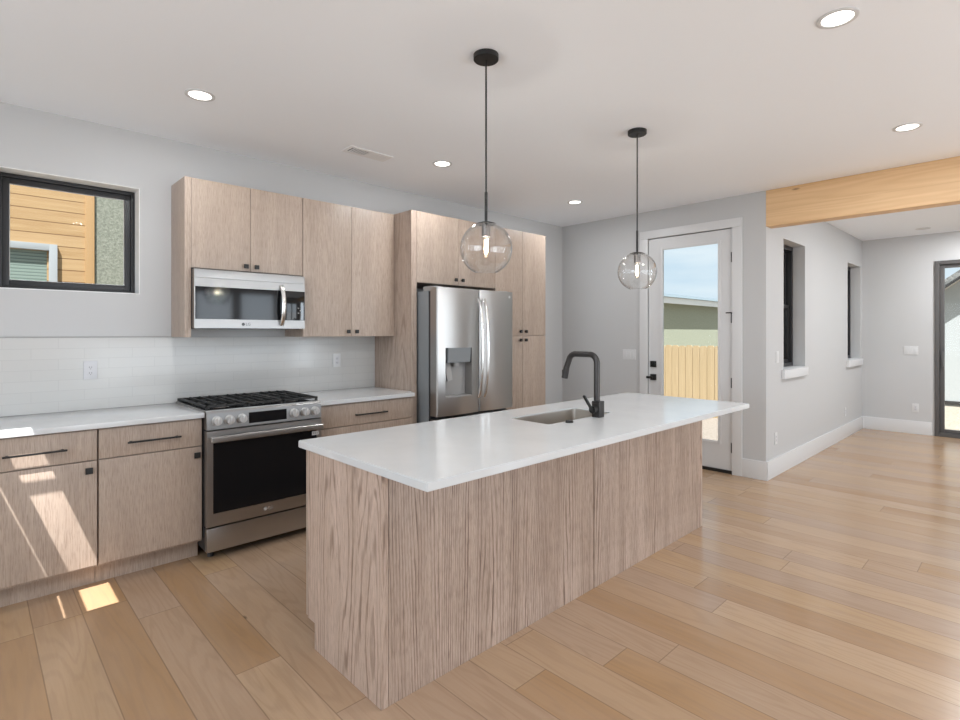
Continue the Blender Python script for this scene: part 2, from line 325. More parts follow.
# ------------------------------------------------------------------ mesh helpers
ORG = {}
class MB:
    """collects shapes in world coordinates and links them as one mesh object"""
    def __init__(s): s.bm = bmesh.new()
    def box(s, x0, x1, y0, y1, z0, z1, bev=0, seg=2):
        x0, x1 = sorted((x0, x1)); y0, y1 = sorted((y0, y1)); z0, z1 = sorted((z0, z1))
        b = bmesh.new()
        vs_ = [b.verts.new(p) for p in ((x0, y0, z0), (x1, y0, z0), (x1, y1, z0), (x0, y1, z0), (x0, y0, z1), (x1, y0, z1), (x1, y1, z1), (x0, y1, z1))]
        for f in ((0, 3, 2, 1), (4, 5, 6, 7), (0, 1, 5, 4), (1, 2, 6, 5), (2, 3, 7, 6), (3, 0, 4, 7)): b.faces.new([vs_[i] for i in f])
        if bev:
            bmesh.ops.bevel(b, geom=b.edges[:], offset=min(bev, .45 * min(x1 - x0, y1 - y0, z1 - z0)), segments=seg, affect='EDGES', profile=.7)
        return s._merge(b)
    def _merge(s, b, mat=None):
        if mat is not None: bmesh.ops.transform(b, matrix=mat, verts=b.verts)
        me = bpy.data.meshes.new('tmp'); b.to_mesh(me); b.free(); s.bm.from_mesh(me); bpy.data.meshes.remove(me); return s
    def obox(s, c, size, rot, bev=0):
        """box of the given size, turned by Matrix rot, centred at c"""
        t = MB().box(-size[0] / 2, size[0] / 2, -size[1] / 2, size[1] / 2, -size[2] / 2, size[2] / 2, bev)
        return s._merge(t.bm, Matrix.Translation(c) @ rot.to_4x4())
    def cyl(s, a, b_, r, r2=None, n=24, caps=True):
        a, b_ = Vector(a), Vector(b_); d = b_ - a; q = d.to_track_quat('Z', 'Y').to_matrix().to_4x4()
        b = bmesh.new(); bmesh.ops.create_cone(b, cap_ends=caps, segments=n, radius1=r, radius2=r if r2 is None else r2, depth=d.length)
        return s._merge(b, Matrix.Translation((a + b_) / 2) @ q)
    def lathe(s, prof, c, axis=(0, 0, 1), n=48, cap=False):
        b = bmesh.new(); rings = []
        for r, z in prof:
            if r < 1e-6: rings.append([b.verts.new((0, 0, z))]); continue
            rings.append([b.verts.new((r * math.cos(6.283185307 * i / n), r * math.sin(6.283185307 * i / n), z)) for i in range(n)])
        for A, B in zip(rings, rings[1:]):
            for i in range(n):
                j = (i + 1) % n
                if len(A) == 1 and len(B) == 1: continue
                if len(A) == 1: b.faces.new((A[0], B[i], B[j]))
                elif len(B) == 1: b.faces.new((A[i], A[j], B[0]))
                else: b.faces.new((A[i], A[j], B[j], B[i]))
        bmesh.ops.recalc_face_normals(b, faces=b.faces)
        q = Vector(axis).to_track_quat('Z', 'Y').to_matrix().to_4x4()
        return s._merge(b, Matrix.Translation(c) @ q)
    def prism(s, pts, axis, lo, hi, bev=0):
        """closed outline extruded along an axis: 'X' pts=(y,z), 'Y' pts=(x,z), 'Z' pts=(x,y)"""
        b = bmesh.new()
        def P(p, h): return {'X': (h, p[0], p[1]), 'Y': (p[0], h, p[1]), 'Z': (p[0], p[1], h)}[axis]
        A = [b.verts.new(P(p, lo)) for p in pts]; B = [b.verts.new(P(p, hi)) for p in pts]; n = len(pts)
        b.faces.new(A); b.faces.new(B[::-1])
        for i in range(n): b.faces.new((A[i], B[i], B[(i + 1) % n], A[(i + 1) % n]))
        bmesh.ops.recalc_face_normals(b, faces=b.faces)
        if bev: bmesh.ops.bevel(b, geom=b.edges[:], offset=bev, segments=2, affect='EDGES')
        return s._merge(b)
    def tube(s, pts, r, n=14, sq=False, flat=1.0):
        """swept bar through pts (round, or square when sq)"""
        pts = [Vector(p) for p in pts]; b = bmesh.new(); rings = []; up = None
        m = 4 if sq else n
        for i, p in enumerate(pts):
            d = (pts[min(i + 1, len(pts) - 1)] - pts[max(i - 1, 0)]).normalized()
            if up is None:
                up = Vector((0, 0, 1)) if abs(d.z) < .9 else Vector((1, 0, 0))
            u = (up - d * up.dot(d)).normalized(); v = d.cross(u); up = u
            ring = []
            for k in range(m):
                a = 6.283185307 * (k + (.5 if sq else 0)) / m; rr = r * (1.41421 if sq else 1)
                ring.append(b.verts.new(p + u * rr * math.cos(a) * flat + v * rr * math.sin(a)))
            rings.append(ring)
        for A, B in zip(rings, rings[1:]):
            for i in range(m): b.faces.new((A[i], A[(i + 1) % m], B[(i + 1) % m], B[i]))
        b.faces.new(rings[0][::-1]); b.faces.new(rings[-1])
        bmesh.ops.recalc_face_normals(b, faces=b.faces)
        return s._merge(b)
    def build(s, name, mat, parent=None, org=None, smooth=None, label=None):
        me = bpy.data.meshes.new(name); o = bpy.data.objects.new(name, me); COL.objects.link(o)
        if parent is not None: o.parent = parent; og = ORG[parent]
        else: og = Vector(org or (0, 0, 0)); o.location = og
        ORG[o] = og
        bmesh.ops.translate(s.bm, vec=-og, verts=s.bm.verts)
        s.bm.to_mesh(me); s.bm.free()
        me.materials.append(mat if not isinstance(mat, str) else M[mat])
        for p in me.polygons: p.use_smooth = True
        if smooth is None: smooth = 35
        if smooth: me.set_sharp_from_angle(angle=R(smooth))
        if label: o['label'] = label
        return o
def tag(o, label, cat, group=None, kind=None):
    o['label'] = label; o['category'] = cat
    if group: o['group'] = group
    if kind: o['kind'] = kind
    return o
def thing(name, label, cat, loc, group=None):
    o = bpy.data.objects.new(name, None); COL.objects.link(o); o.location = loc; o.empty_display_size = .05
    ORG[o] = Vector(loc); return tag(o, label, cat, group)
def struct(name, mb, mat, label=None, parent=None, org=None, smooth=None):
    o = mb.build(name, mat, parent, org, smooth)
    if parent is None:
        o['kind'] = 'structure'
        if label: o['label'] = label
    return o
def dup(root, loc, label, group=None):
    r = root.copy(); COL.objects.link(r); r.location = loc; r['label'] = label
    if group: r['group'] = group
    def rec(a, b):
        for ch in list(a.children):
            c = ch.copy(); COL.objects.link(c); c.parent = b; rec(ch, c)
    rec(root, r); return r
def text(name, body, size, loc, rot, mat, parent, ext=.0004):
    cu = bpy.data.curves.new(name, 'FONT'); cu.body = body; cu.size = size; cu.extrude = ext; cu.align_x = 'CENTER'; cu.align_y = 'CENTER'
    tmp = bpy.data.objects.new('tmp_text', cu); COL.objects.link(tmp)
    bpy.context.view_layer.update()
    me = bpy.data.meshes.new_from_object(tmp.evaluated_get(bpy.context.evaluated_depsgraph_get()))
    bpy.data.objects.remove(tmp); me.name = name
    me.materials.clear(); me.materials.append(M[mat])
    o = bpy.data.objects.new(name, me); COL.objects.link(o); o.parent = parent
    o.location = Vector(loc) - ORG[parent]; o.rotation_euler = rot; ORG[o] = Vector(loc)
    return o
FACE_Y = (R(90), 0, 0)

# ------------------------------------------------------------------ room dimensions
W, D, CH = 4.196, 5.469, 2.759          # kitchen wall plane, door wall plane, ceiling height
YJ, X2 = 1.781, 9.498                    # jog wall plane, far wall plane
XB, YB = -2.6, -3.0                      # walls behind the camera
T = .16
def wall_with_holes(mb, axis, p0, p1, a0, a1, z0, z1, holes):
    """wall slab between p0 and p1 on its thickness axis, a0..a1 along, with rectangular openings (a0,a1,z0,z1)"""
    def add(u0, u1, w0, w1):
        if u1 - u0 < 1e-5 or w1 - w0 < 1e-5: return
        if axis == 'Y': mb.box(u0, u1, p0, p1, w0, w1)
        else: mb.box(p0, p1, u0, u1, w0, w1)
    cur = a0
    for (h0, h1, k0, k1) in sorted(holes):
        add(cur, h0, z0, z1); add(h0, h1, z0, k0); add(h0, h1, k1, z1); cur = h1
    add(cur, a1, z0, z1); return mb

struct('floor', MB().box(XB, X2 + T, YB, YJ, -.1, 0).box(XB, D + T, YJ, W + T, -.1, 0), 'floor', 'wide oak plank floor in mixed honey and pale tones')
# ceiling with slim unseen skylight openings, shaped to throw the sun stripes
cb = MB()
def ceil_part(x0, x1, y0, y1): cb.box(x0, x1, y0, y1, CH, CH + .02)
SY0, SY1 = 2.314, 2.955
ceil_part(XB, X2 + T, YB, YJ + .24); ceil_part(XB, D + T, SY1, W + T); ceil_part(-.452, D + T, YJ + .24, SY1)
ceil_part(XB, -.452, YJ + .24, SY0); ceil_part(XB, -.686, SY0, SY1); ceil_part(-.673, -.593, SY0, SY1)
ceil_part(-.593, -.452, 2.777, 2.797)
struct('ceiling', cb, 'ceiling', 'smooth pale painted ceiling')
KW = (.105, .826, 1.667, 2.384)
struct('wall_left', wall_with_holes(MB(), 'Y', W, W + T, XB, D + T, 0, CH, [KW]), 'wall', 'pale painted kitchen wall')
struct('trim_1', MB().box(-.03, 2.671, W - .009, W - .0005, .914, 1.376, .0015), 'tile', 'white stacked tile backsplash')
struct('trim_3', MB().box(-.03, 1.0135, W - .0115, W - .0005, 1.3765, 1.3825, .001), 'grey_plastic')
DR = (2.075, 3.014, 0, 2.456)
struct('wall_back', wall_with_holes(MB(), 'X', D, D + T, YJ + .24, W, 0, CH, [DR]), 'wall', 'pale wall holding the glazed door')
LW1, LW2 = (5.975, 6.704, 1.03, 2.367), (8.628, 9.388, 1.03, 2.367)
struct('wall_right', wall_with_holes(MB(), 'Y', YJ, YJ + .24, D, X2, 0, CH, [LW1, LW2]), 'wall', 'pale living area wall with two slim windows')
SD = (-1.15, .962, 0, 2.38)
struct('wall_far', wall_with_holes(MB(), 'X', X2, X2 + T, YB, YJ + .24, 0, CH, [SD]), 'wall', 'pale far wall beside the sliding door')
struct('wall_rear', wall_with_holes(MB(), 'Y', YB - T, YB, XB, X2 + T, 0, CH, [(x - .33, x + .33,   .12, 2.18) for x in (1.00, 1.76, 2.52, 3.28, 4.08, 4.84)] + [(x - .33, x + .33, .3, 2.4) for x in (6.15,)]), 'wall')
struct('wall_front', wall_with_holes(MB(), 'X', XB - T, XB, YB - T, W + T, 0, CH, [(-.4, 2.4, .6, 2.35)]), 'wall')
struct('ceiling_beam', MB().box(D - .004, D + .15, YB, YJ, 2.417, CH - .001, .003), 'beam', 'exposed honey timber beam spanning the room under the ceiling')

# baseboards
BH, BT = .178, .016
def base_run(mb, x0, x1, y0, y1): mb.box(x0, x1, y0, y1, 0, BH, .004)
struct('baseboard_back', MB().box(D - BT, D, YJ - BT, 1.995, 0, BH, .004), 'trim')
struct('baseboard_back.001', MB().box(D - BT, D, 3.096, W, 0, BH, .004), 'trim')
struct('baseboard_right', MB().box(D - BT + .001, X2 - BT, YJ - BT, YJ, 0, BH, .004), 'trim')
struct('baseboard_far', MB().box(X2 - BT, X2, .99, YJ, 0, BH, .004), 'trim')
struct('baseboard_left', MB().box(4.45, D - BT, W - BT, W, 0, BH, .004), 'trim')

# ------------------------------------------------------------------ window over the counter
yw = W + .13
def frame_rect(mb, axis, p0, p1, a0, a1, z0, z1, wd, bev=.003):
    """picture-frame of four bars"""
    for (u0, u1, w0, w1) in ((a0, a0 + wd, z0, z1), (a1 - wd, a1, z0, z1), (a0 + wd, a1 - wd, z0, z0 + wd), (a0 + wd, a1 - wd, z1 - wd, z1)):
        if axis == 'Y': mb.box(u0, u1, p0, p1, w0, w1, bev)
        else: mb.box(p0, p1, u0, u1, w0, w1, bev)
    return mb
wk = struct('window_1', frame_rect(MB(), 'Y', yw, yw + .07, KW[0], KW[1], KW[2], KW[3], .028), 'bronze_frame', 'black framed window over the counter')
frame_rect(MB(), 'Y', yw + .012, yw + .05, KW[0] + .029, KW[1] - .029, KW[2] + .029, KW[3] - .029, .034).build('sash', M['bronze_frame'], wk)
frame_rect(MB(), 'Y', W + .001, yw - .0005, KW[0] + .0005, KW[1] - .0005, KW[2] + .0005, KW[3] - .0005, .005, 0).build('liner', M['white_fascia'], wk)  # brighter white than the trim, imitating daylight on the reveal
MB().box(KW[0] + .06, KW[1] - .06, yw + .03, yw + .034, KW[2] + .06, KW[3] - .06).build('pane', M['pane'], wk)
frame_rect(MB(), 'Y', yw + .024, yw + .0295, KW[0] + .0625, KW[1] - .0625, KW[2] + .0625, KW[3] - .0625, .004, 0).build('glazing_bead', M['white_plastic'], wk)

# ------------------------------------------------------------------ glazed back door
cas = MB().box(D - .02, D, 1.995, 2.089, 0, 2.45, .003).box(D - .02, D, 3.0, 3.096, 0, 2.45, .003).box(D - .02, D, 1.995, 3.096, 2.4505, 2.539, .003)
struct('trim_2', cas, 'trim', 'white casing around the glazed door')
DZ0, DZ1 = .032, 2.442
GY0, GY1, GZ0, GZ1 = 2.231, 2.83, .31, 2.311
dl = MB(); wall_with_holes(dl, 'X', D + .004, D + .048, 2.092, 2.997, DZ0, DZ1, [(GY0 - .01, GY1 + .01, GZ0 - .01, GZ1 + .01)])
door = struct('door_1', dl, 'door_paint', 'white back door with a tall glass panel')
frame_rect(MB(), 'X', D - .004, D + .006, GY0 - .028, GY1 + .028, GZ0 - .028, GZ1 + .028, .03, .003).build('glass_frame', M['trim'], door)
MB().box(D + .024, D + .030, GY0 - .012, GY1 + .012, GZ0 - .012, GZ1 + .012).build('pane', M['pane'], door)
jm = MB().box(D + .05, D + T, 2.076, 2.10, 0, 2.45).box(D + .05, D + T, 2.99, 3.013, 0, 2.45).box(D + .05, D + T, 2.1, 2.99, 2.43, 2.455)
jm.build('jamb', M['trim'], door)
MB().box(D - .012, D + .06, 2.09, 3.0, 0, .031, .003).build('threshold', M['black'], door)
for z in (2.159, 1.553, .906, .26):
    h = MB().cyl((D - .008, 2.091, z - .05), (D - .008, 2.091, z + .05), .0075).box(D - .003, D + .003, 2.092, 2.105, z - .05, z + .05)
    if z == 1.553: h.box(D - .05, D - .006, 2.086, 2.096, z + .045, z + .057).cyl((D - .05, 2.091, z + .051), (D - .05, 2.135, z + .051), .006)
    h.build('hinge', M['black'], door)
MB().box(D - .014, D + .003, 2.903, 2.971, 1.026, 1.094, .004).cyl((D - .03, 2.937, 1.06), (D - .01, 2.937, 1.06), .012).build('deadbolt', M['black'], door)
lv = MB().box(D - .012, D + .003, 2.903, 2.971, .882, .948, .004).cyl((D - .055, 2.945, .914), (D - .01, 2.945, .914), .012).box(D - .070, D - .050, 2.915, 2.99, .901, .927, .005)
lv.build('lever_handle', M['black'], door)

# ------------------------------------------------------------------ slim living windows
def slim_window(name, b, label):
    x0, x1, z0, z1 = b; y0 = YJ + .12
    o = struct(name, frame_rect(MB(), 'Y', y0, y0 + .10, x0, x1, z0, z1, .045), 'bronze_frame', label)
    zm = (z0 + z1) / 2 + .02
    frame_rect(MB(), 'Y', y0 + .03, y0 + .055, x0 + .046, x1 - .046, z0 + .046, zm, .035).build('sash', M['bronze_frame'], o)
    frame_rect(MB(), 'Y', y0 + .056, y0 + .08, x0 + .046, x1 - .046, zm - .035, z1 - .046, .035).build('sash', M['bronze_frame'], o)
    MB().box(x0 + .08, x1 - .08, y0 + .04, y0 + .044, z0 + .08, zm - .03).box(x0 + .08, x1 - .08, y0 + .066, y0 + .07, zm, z1 - .08).build('pane', M['pane'], o)
    MB().box(x0 - .065, x1 + .002, YJ - .035, YJ - .0005, z0 - .09, z0, .004).box(x0 + .001, x1 - .001, YJ, y0, z0, z0 + .004).build('sill', M['trim'], o)
    return o
slim_window('window_2', LW1, 'slim black framed window beside the corner under the beam')
slim_window('window_3', LW2, 'slim black framed window near the far wall')

# ------------------------------------------------------------------ sliding door on the far wall
sd = struct('door_2', frame_rect(MB(), 'X', X2 - .02, X2 + .12, SD[0], SD[1], 0.0, SD[3], .05), 'dark_frame', 'dark framed sliding glass door')
for (a, b, px) in ((-.11, .911, .02), (-1.099, -.03, .065)):
    s_ = frame_rect(MB(), 'X', X2 + px, X2 + px + .04, a, b, .051, SD[3] - .051, .048).build('sliding_panel', M['dark_frame'], sd)
    MB().box(X2 + px + .016, X2 + px + .022, a + .04, b - .04, .09, SD[3] - .09).build('pane', M['pane'], s_)
MB().box(X2 - .03, X2 + .018, .868, .892, .95, 1.15, .006).build('pull_handle', M['dark_frame'], sd)

# ------------------------------------------------------------------ kitchen wall cabinets
def handle_bar(x0, x1, y, z, parent):
    mb = MB().box(x0, x1, y - .036, y - .026, z - .005, z + .005, .0015)
    for x in (x0 + .018, x1 - .018): mb.box(x - .005, x + .005, y - .028, y - .0003, z - .004, z + .004)
    return mb.build('handle', M['black'], parent)
def knob(x, y, z, parent, s=.030, sgn=-1):
    mb = MB().box(x - s / 2, x + s / 2, y + sgn * .016, y + sgn * .026, z - s / 2, z + s / 2, .0025).cyl((x, y + sgn * .0005, z), (x, y + sgn * .018, z), .006)
    return mb.build('knob', M['black'], parent)
TH = .02
def front(name, x0, x1, y, z0, z1, mat, parent): return MB().box(x0, x1, y, y + TH, z0, z1, .0012).build(name, M[mat], parent)
YF = 3.566
def base_cabinet(x0, x1, label, doors, draw, group):
    """doors: list of (x0,x1,knob_x or None)"""
    t = thing('base_cabinet', label, 'cabinet', ((x0 + x1) / 2, YF + .3, 0), group)
    MB().box(x0, x1, YF + TH + .0005, W - .012, .115, .8835).build('body', M['oak_upper'], t)
    MB().box(x0, x1, YF + .10, YF + .115, 0.0, .1145).build('toe_kick', M['oak_upper'], t)
    for (a, b, h0, h1) in draw:
        for z0, z1 in ((.711, .874),) if doors else ((.711, .874), (.424, .705), (.132, .418)):
            d = front('drawer', a + .002, b - .002, YF, z0, z1, 'oak_upper', t); handle_bar(h0, h1, YF, min(z1 - .06, .786), d)
    for (a, b, k) in doors:
        d = front('door', a + .002, b - .002, YF, .132, .705, 'oak_upper', t)
        if k: knob(k, YF, .657, d, .034)
    return t
base_cabinet(-.03, .5025, 'washed oak base cabinet at the photo edge, crossed by bright sun stripes', [(-.026, .5005, .462)], [(-.026, .5005, .11, .367)], 'washed oak base cabinets')
base_cabinet(.5045, 1.034, 'washed oak base cabinet with one drawer directly beside the oven side', [(.506, 1.032, 1.0)], [(.506, 1.032, .637, .909)], 'washed oak base cabinets')
base_cabinet(1.799, 2.6695, 'washed oak drawer cabinet between the range and the fridge panel, mostly behind the island', [], [(1.815, 2.636, 2.09, 2.375)], 'washed oak base cabinets')
tag(MB().box(-.03, 1.0365, 3.531, W - .0095, .884, .914, .003).build('worktop', M['quartz'], org=(.5, 3.86, .884)), 'white quartz worktop below the black framed window', 'worktop', 'worktops along the wall')
tag(MB().prism([(1.796, 3.531), (2.636, 3.531), (2.636, 3.622), (2.6695, 3.622), (2.6695, W - .0095), (1.796, W - .0095)], 'Z', .884, .914, .002).build('worktop', M['quartz'], org=(2.23, 3.86, .884)), 'short white quartz worktop between the range and the fridge panel', 'worktop', 'worktops along the wall')

YU, ZB, ZM, ZT = 3.871, 1.376, 1.839, 2.437
t = thing('wall_cabinet', 'washed oak wall cabinet hung above the microwave', 'cabinet', (1.43, YU + .16, ZM), 'wall cabinets')
MB().box(1.053, 1.829, YU + TH + .0005, W - .001, ZM, ZT).build('body', M['oak_upper'], t)
MB().box(1.014, 1.0525, YU, W - .001, ZB, ZT, .001).build('side_panel', M['oak_upper'], t)
for a, b, k in ((1.054, 1.438, 1.403), (1.441, 1.827, 1.477)):
    d = front('door', a, b, YU, ZM + .002, ZT - .001, 'oak_upper', t); knob(k, YU, 1.874, d, .03)
t = thing('wall_cabinet', 'tall pair of washed oak wall cabinet doors over the short worktop', 'cabinet', (2.25, YU + .16, ZB), 'wall cabinets')
MB().box(1.8305, 2.6695, YU + TH + .0005, W - .001, ZB, ZT).build('body', M['oak_upper'], t)
for a, b, k in ((1.832, 2.2475, 2.21), (2.2505, 2.668, 2.288)):
    d = front('door', a, b, YU, ZB + .001, ZT - .001, 'oak_upper', t); knob(k, YU, 1.416, d, .03)

YP, ZP = 3.629, 2.44
tag(MB().box(2.671, 2.727, YP, W - .001, 0, ZP, .0012).build('tall_end_panel', M['oak_panel'], org=(2.7, 3.9, 0)), 'tall washed oak end panel standing beside the refrigerator', 'panel')
t = thing('wall_cabinet', 'washed oak cabinet mounted above the steel refrigerator', 'cabinet', (3.2, YP + .28, 1.835), 'wall cabinets')
MB().box(2.728, 3.6725, YP + TH + .0005, W - .001, 1.835, ZP).build('body', M['oak_upper'], t)
for a, b, k in ((2.729, 3.1945, 3.155), (3.1975, 3.671, 3.238)):
    d = front('door', a, b, YP, 1.837, ZP - .001, 'oak_upper', t); knob(k, YP, 1.882, d, .03)
t = thing('pantry_cabinet', 'full height washed oak pantry cabinet with four doors beside the refrigerator', 'cabinet', (4.05, YP + .28, 0))
MB().box(3.6735, 4.438, YP + TH + .0005, W - .001, .115, ZP).build('body', M['oak_upper'], t)
MB().box(3.6735, 4.438, YP + .09, YP + .105, 0, .1145).build('toe_kick', M['oak_upper'], t)
for a, b, k in ((3.675, 4.0675, 4.030), (4.0705, 4.437, 4.110)):
    d = front('door', a, b, YP, 1.378, ZP - .001, 'oak_upper', t); knob(k, YP, 1.419, d, .03)
    d = front('door', a, b, YP, .132, 1.372, 'oak_upper', t); knob(k, YP, 1.332, d, .03)

# ------------------------------------------------------------------ microwave
mx0, mx1, my, mz0, mz1 = 1.0545, 1.8165, 3.81, 1.437, 1.8365
t = thing('microwave', 'stainless steel microwave with a black glass door under the wall cabinet', 'microwave', (1.435, 4.0, mz0))
MB().box(mx0, mx1, my + .045, W - .01, mz0 + .012, mz1, .002).build('case', M['dark_plastic'], t)
tp = MB().box(mx0, mx1, my + .004, my + .044, 1.772, 1.829, .003).build('vent_panel', M['steel_dark'], t)
dr = MB(); x9 = mx0 + .594
wall_with_holes(dr, 'Y', my, my + .042, mx0, x9, 1.437, 1.770, [(mx0 + .006, x9 - .002, 1.497, 1.714)])
dr = dr.build('door', M['steel_dark'], t)
MB().box(mx0 + .0065, x9 - .0025, my + .002, my + .03, 1.4975, 1.7135).build('window', M['glass_black'], dr)
hp = [(x9 - .012, my - .006 - .040 * math.sin(math.pi * i / 16) ** .7, 1.463 + (1.745 - 1.463) * i / 16) for i in range(17)]
MB().tube(hp, .016, 14, flat=.7).build('handle', M['steel_bright'], dr)
cp = wall_with_holes(MB(), 'Y', my, my + .042, x9 + .002, mx1, 1.437, 1.770, [(x9 + .003, mx1 - .001, 1.497, 1.714)]).build('control_panel', M['steel_dark'], t)
MB().box(x9 + .0035, mx1 - .0015, my + .0005, my + .04, 1.4975, 1.7135, .001).build('display', M['glass_black'], cp)
for k in range(3):
    MB().box(mx1 - .055 + .014 * (k % 2), mx1 - .045 + .014 * (k % 2), my - .0002, my + .0012, 1.585 - .018 * k, 1.592 - .018 * k).build('key_mark', M['grey_plastic'], cp)
text('logo', 'LG', .028, (mx0 + .345, my - .0006, 1.465), FACE_Y, 'dark_plastic', dr)
MB().lathe([(.0, -.0006), (.011, -.0006), (.011, .0006), (0, .0006)], (mx0 + .312, my, 1.465), (0, -1, 0), 20).build('logo_disc', M['dark_plastic'], dr)
MB().box(mx0 + .02, mx1 - .02, my + .05, W - .05, mz0 - .004, mz0 + .013).build('underside', M['dark_plastic'], t)

# ------------------------------------------------------------------ range
rx0, rx1, ry = 1.0395, 1.7925, 3.50
t = thing('gas_range', 'stainless steel gas range with black oven window and six knobs', 'stove', (1.416, 3.8, 0))
MB().box(rx0, rx1, ry + .05, W - .012, .062, .905).build('body', M['dark_plastic'], t)
for x in (rx0 + .05, rx1 - .05):
    for y in (ry + .1, W - .1): MB().cyl((x, y, 0), (x, y, .063), .018, n=12).build('foot', M['dark_plastic'], t)
MB().box(rx0, rx1, ry + .028, W - .012, .9055, .924, .003).build('cooktop', M['steel'], t)
MB().box(rx0 + .006, rx1 - .006, ry + .045, W - .09, .9235, .9265).build('cooktop_well', M['glass_black'], t)
MB().box(rx0 + .01, rx1 - .01, W - .075, W - .013, .9245, .945, .004).build('rear_vent', M['iron'], t)
cpz0, cpz1 = .808, .921
cp = MB().prism([(ry, cpz0), (ry + .05, cpz0), (ry + .05, cpz1), (ry + .014, cpz1), (ry + .004, cpz1 - .012)], 'X', rx0, rx1, .002).build('control_panel', M['steel_dark'], t)
def slope_y(z): return ry + .004 * (z - cpz0) / (cpz1 - .012 - cpz0)
MB().prism([(slope_y(.824) - .0012, .824), (slope_y(.824) + .004, .824), (slope_y(.893) + .004, .893), (slope_y(.893) - .0012, .893)], 'X', 1.291, 1.540).build('display', M['enamel_black'], cp)
for x in (1.097, 1.172, 1.247, 1.592, 1.669, 1.743):
    y = slope_y(.86)
    k = MB().cyl((x, y - .006, .86), (x, y + .0005, .86), .031, n=28).cyl((x, y - .034, .860), (x, y - .005, .86), .023, .026, n=28)
    k = k.build('knob', M['knob_silver'], cp)
    MB().box(x - .006, x + .006, y - .042, y - .033, .838, .882, .003).build('grip', M['knob_silver'], k)
dz0, dz1 = .212, .800
od = MB(); wall_with_holes(od, 'Y', ry, ry + .046, rx0, rx1, dz0, dz1, [(rx0 + .036, rx1 - .036, .290, .728)])
od = od.build('oven_door', M['steel'], t)
MB().box(rx0 + .0365, rx1 - .0365, ry + .002, ry + .03, .2905, .7275).build('oven_window', M['enamel_black'], od)
MB().box(rx0 + .010, rx1 - .010, ry - .058, ry - .036, .735, .772, .009, 3).box(rx0 + .02, rx0 + .05, ry - .04, ry, .742, .765, .003).box(rx1 - .05, rx1 - .02, ry - .04, ry, .742, .765, .003).build('handle', M['steel'], od)
MB().box(1.722, 1.770, ry - .0006, ry + .001, .690, .716).build('sticker', M['white_plastic'], od, label='small white sticker')
for k in range(3): MB().box(1.727 + .014 * k, 1.737 + .014 * k, ry - .0010, ry - .0004, .696, .709).build('sticker_mark', M['grey_plastic'], od)
text('logo', 'LG', .03, (1.432, ry - .0006, .252), FACE_Y, 'grey_plastic', od)
MB().lathe([(.0, -.0006), (.012, -.0006), (.012, .0006), (0, .0006)], (1.396, ry, .252), (0, -1, 0), 20).build('logo_disc', M['grey_plastic'], od)
MB().box(rx0, rx1, ry, ry + .046, .058, .203, .004).build('drawer', M['steel'], t)
# burners and grates
burners = ((1.175, 3.70), (1.175, 3.98), (1.416, 3.84), (1.657, 3.70), (1.657, 3.98))
for bx, by in burners:
    b_ = MB().lathe([(0, .9262), (.05, .9262), (.048, .934), (.03, .936), (0, .936)], (bx, by, 0), n=28).build('burner', M['socket'], t)
    MB().lathe([(0, .9362), (.034, .9362), (.034, .943), (.028, .9455), (0, .9455)], (bx, by, 0), n=28).build('burner_cap', M['iron'], b_)
gy0, gy1 = ry + .045, W - .095
for gx0, gx1 in ((rx0 + .006, 1.294), (1.298, 1.534), (1.538, rx1 - .006)):
    g = MB(); za, zb = .940, .953; bw = .0125
    g.box(gx0, gx1, gy0, gy0 + bw, za, zb, .002); g.box(gx0, gx1, gy1 - bw, gy1, za, zb, .002)
    g.box(gx0, gx0 + bw, gy0, gy1, za, zb, .002); g.box(gx1 - bw, gx1, gy0, gy1, za, zb, .002)
    for i in range(1, 4):
        x = gx0 + (gx1 - gx0) * i / 4
        g.box(x - .005, x + .005, gy0, gy1, za + .002, zb + .004, .002)
    for i in range(1, 3):
        y = gy0 + (gy1 - gy0) * i / 3
        g.box(gx0, gx1, y - .005, y + .005, za, zb, .002)
    for x in (gx0 + .008, gx1 - .008):
        for y in (gy0 + .008, gy1 - .008, (gy0 + gy1) / 2): g.box(x - .007, x + .007, y - .007, y + .007, .9262, za + .002)
    g.build('grate', M['iron'], t)

# ------------------------------------------------------------------ refrigerator
fx0, fx1, fyd = 2.748, 3.658, 3.372
t = thing('refrigerator', 'stainless steel French door refrigerator with water dispenser', 'refrigerator', (3.2, 3.8, 0))
MB().box(fx0, fx1, 3.495, W - .03, .03, 1.755, .004).build('case', M['grey_case'], t)
MB().box(fx0 + .03, fx1 - .03, 3.52, W - .05, 0, .0305).build('base', M['dark_plastic'], t)
def door_profile(x0, x1, bulge=.016, rr=.016):
    """door slab outline in plan: gently bowed front with rounded edges"""
    pts = [(x1, 3.4695), (x1, fyd + rr + .01)]
    for i in range(1, 5):
        a = math.pi / 2 * i / 5; pts.append((x1 - rr + rr * math.cos(a), fyd + rr + .01 - (rr + .002) * math.sin(a)))
    for i in range(13):
        u = i / 12; x = x1 - rr - (x1 - x0 - 2 * rr) * u; pts.append((x, fyd + .008 - bulge * math.sin(math.pi * u)))
    for i in range(1, 5):
        a = math.pi / 2 * i / 5; pts.append((x0 + rr - rr * math.sin(a), fyd + rr + .01 - (rr + .002) * math.cos(a)))
    pts += [(x0, fyd + rr + .01), (x0, 3.4695)]
    return pts
xm = 3.226
dz0, dz1 = .716, 1.782
dx0, dx1, dpz0, dpz1 = 2.830, 3.125, .868, 1.28
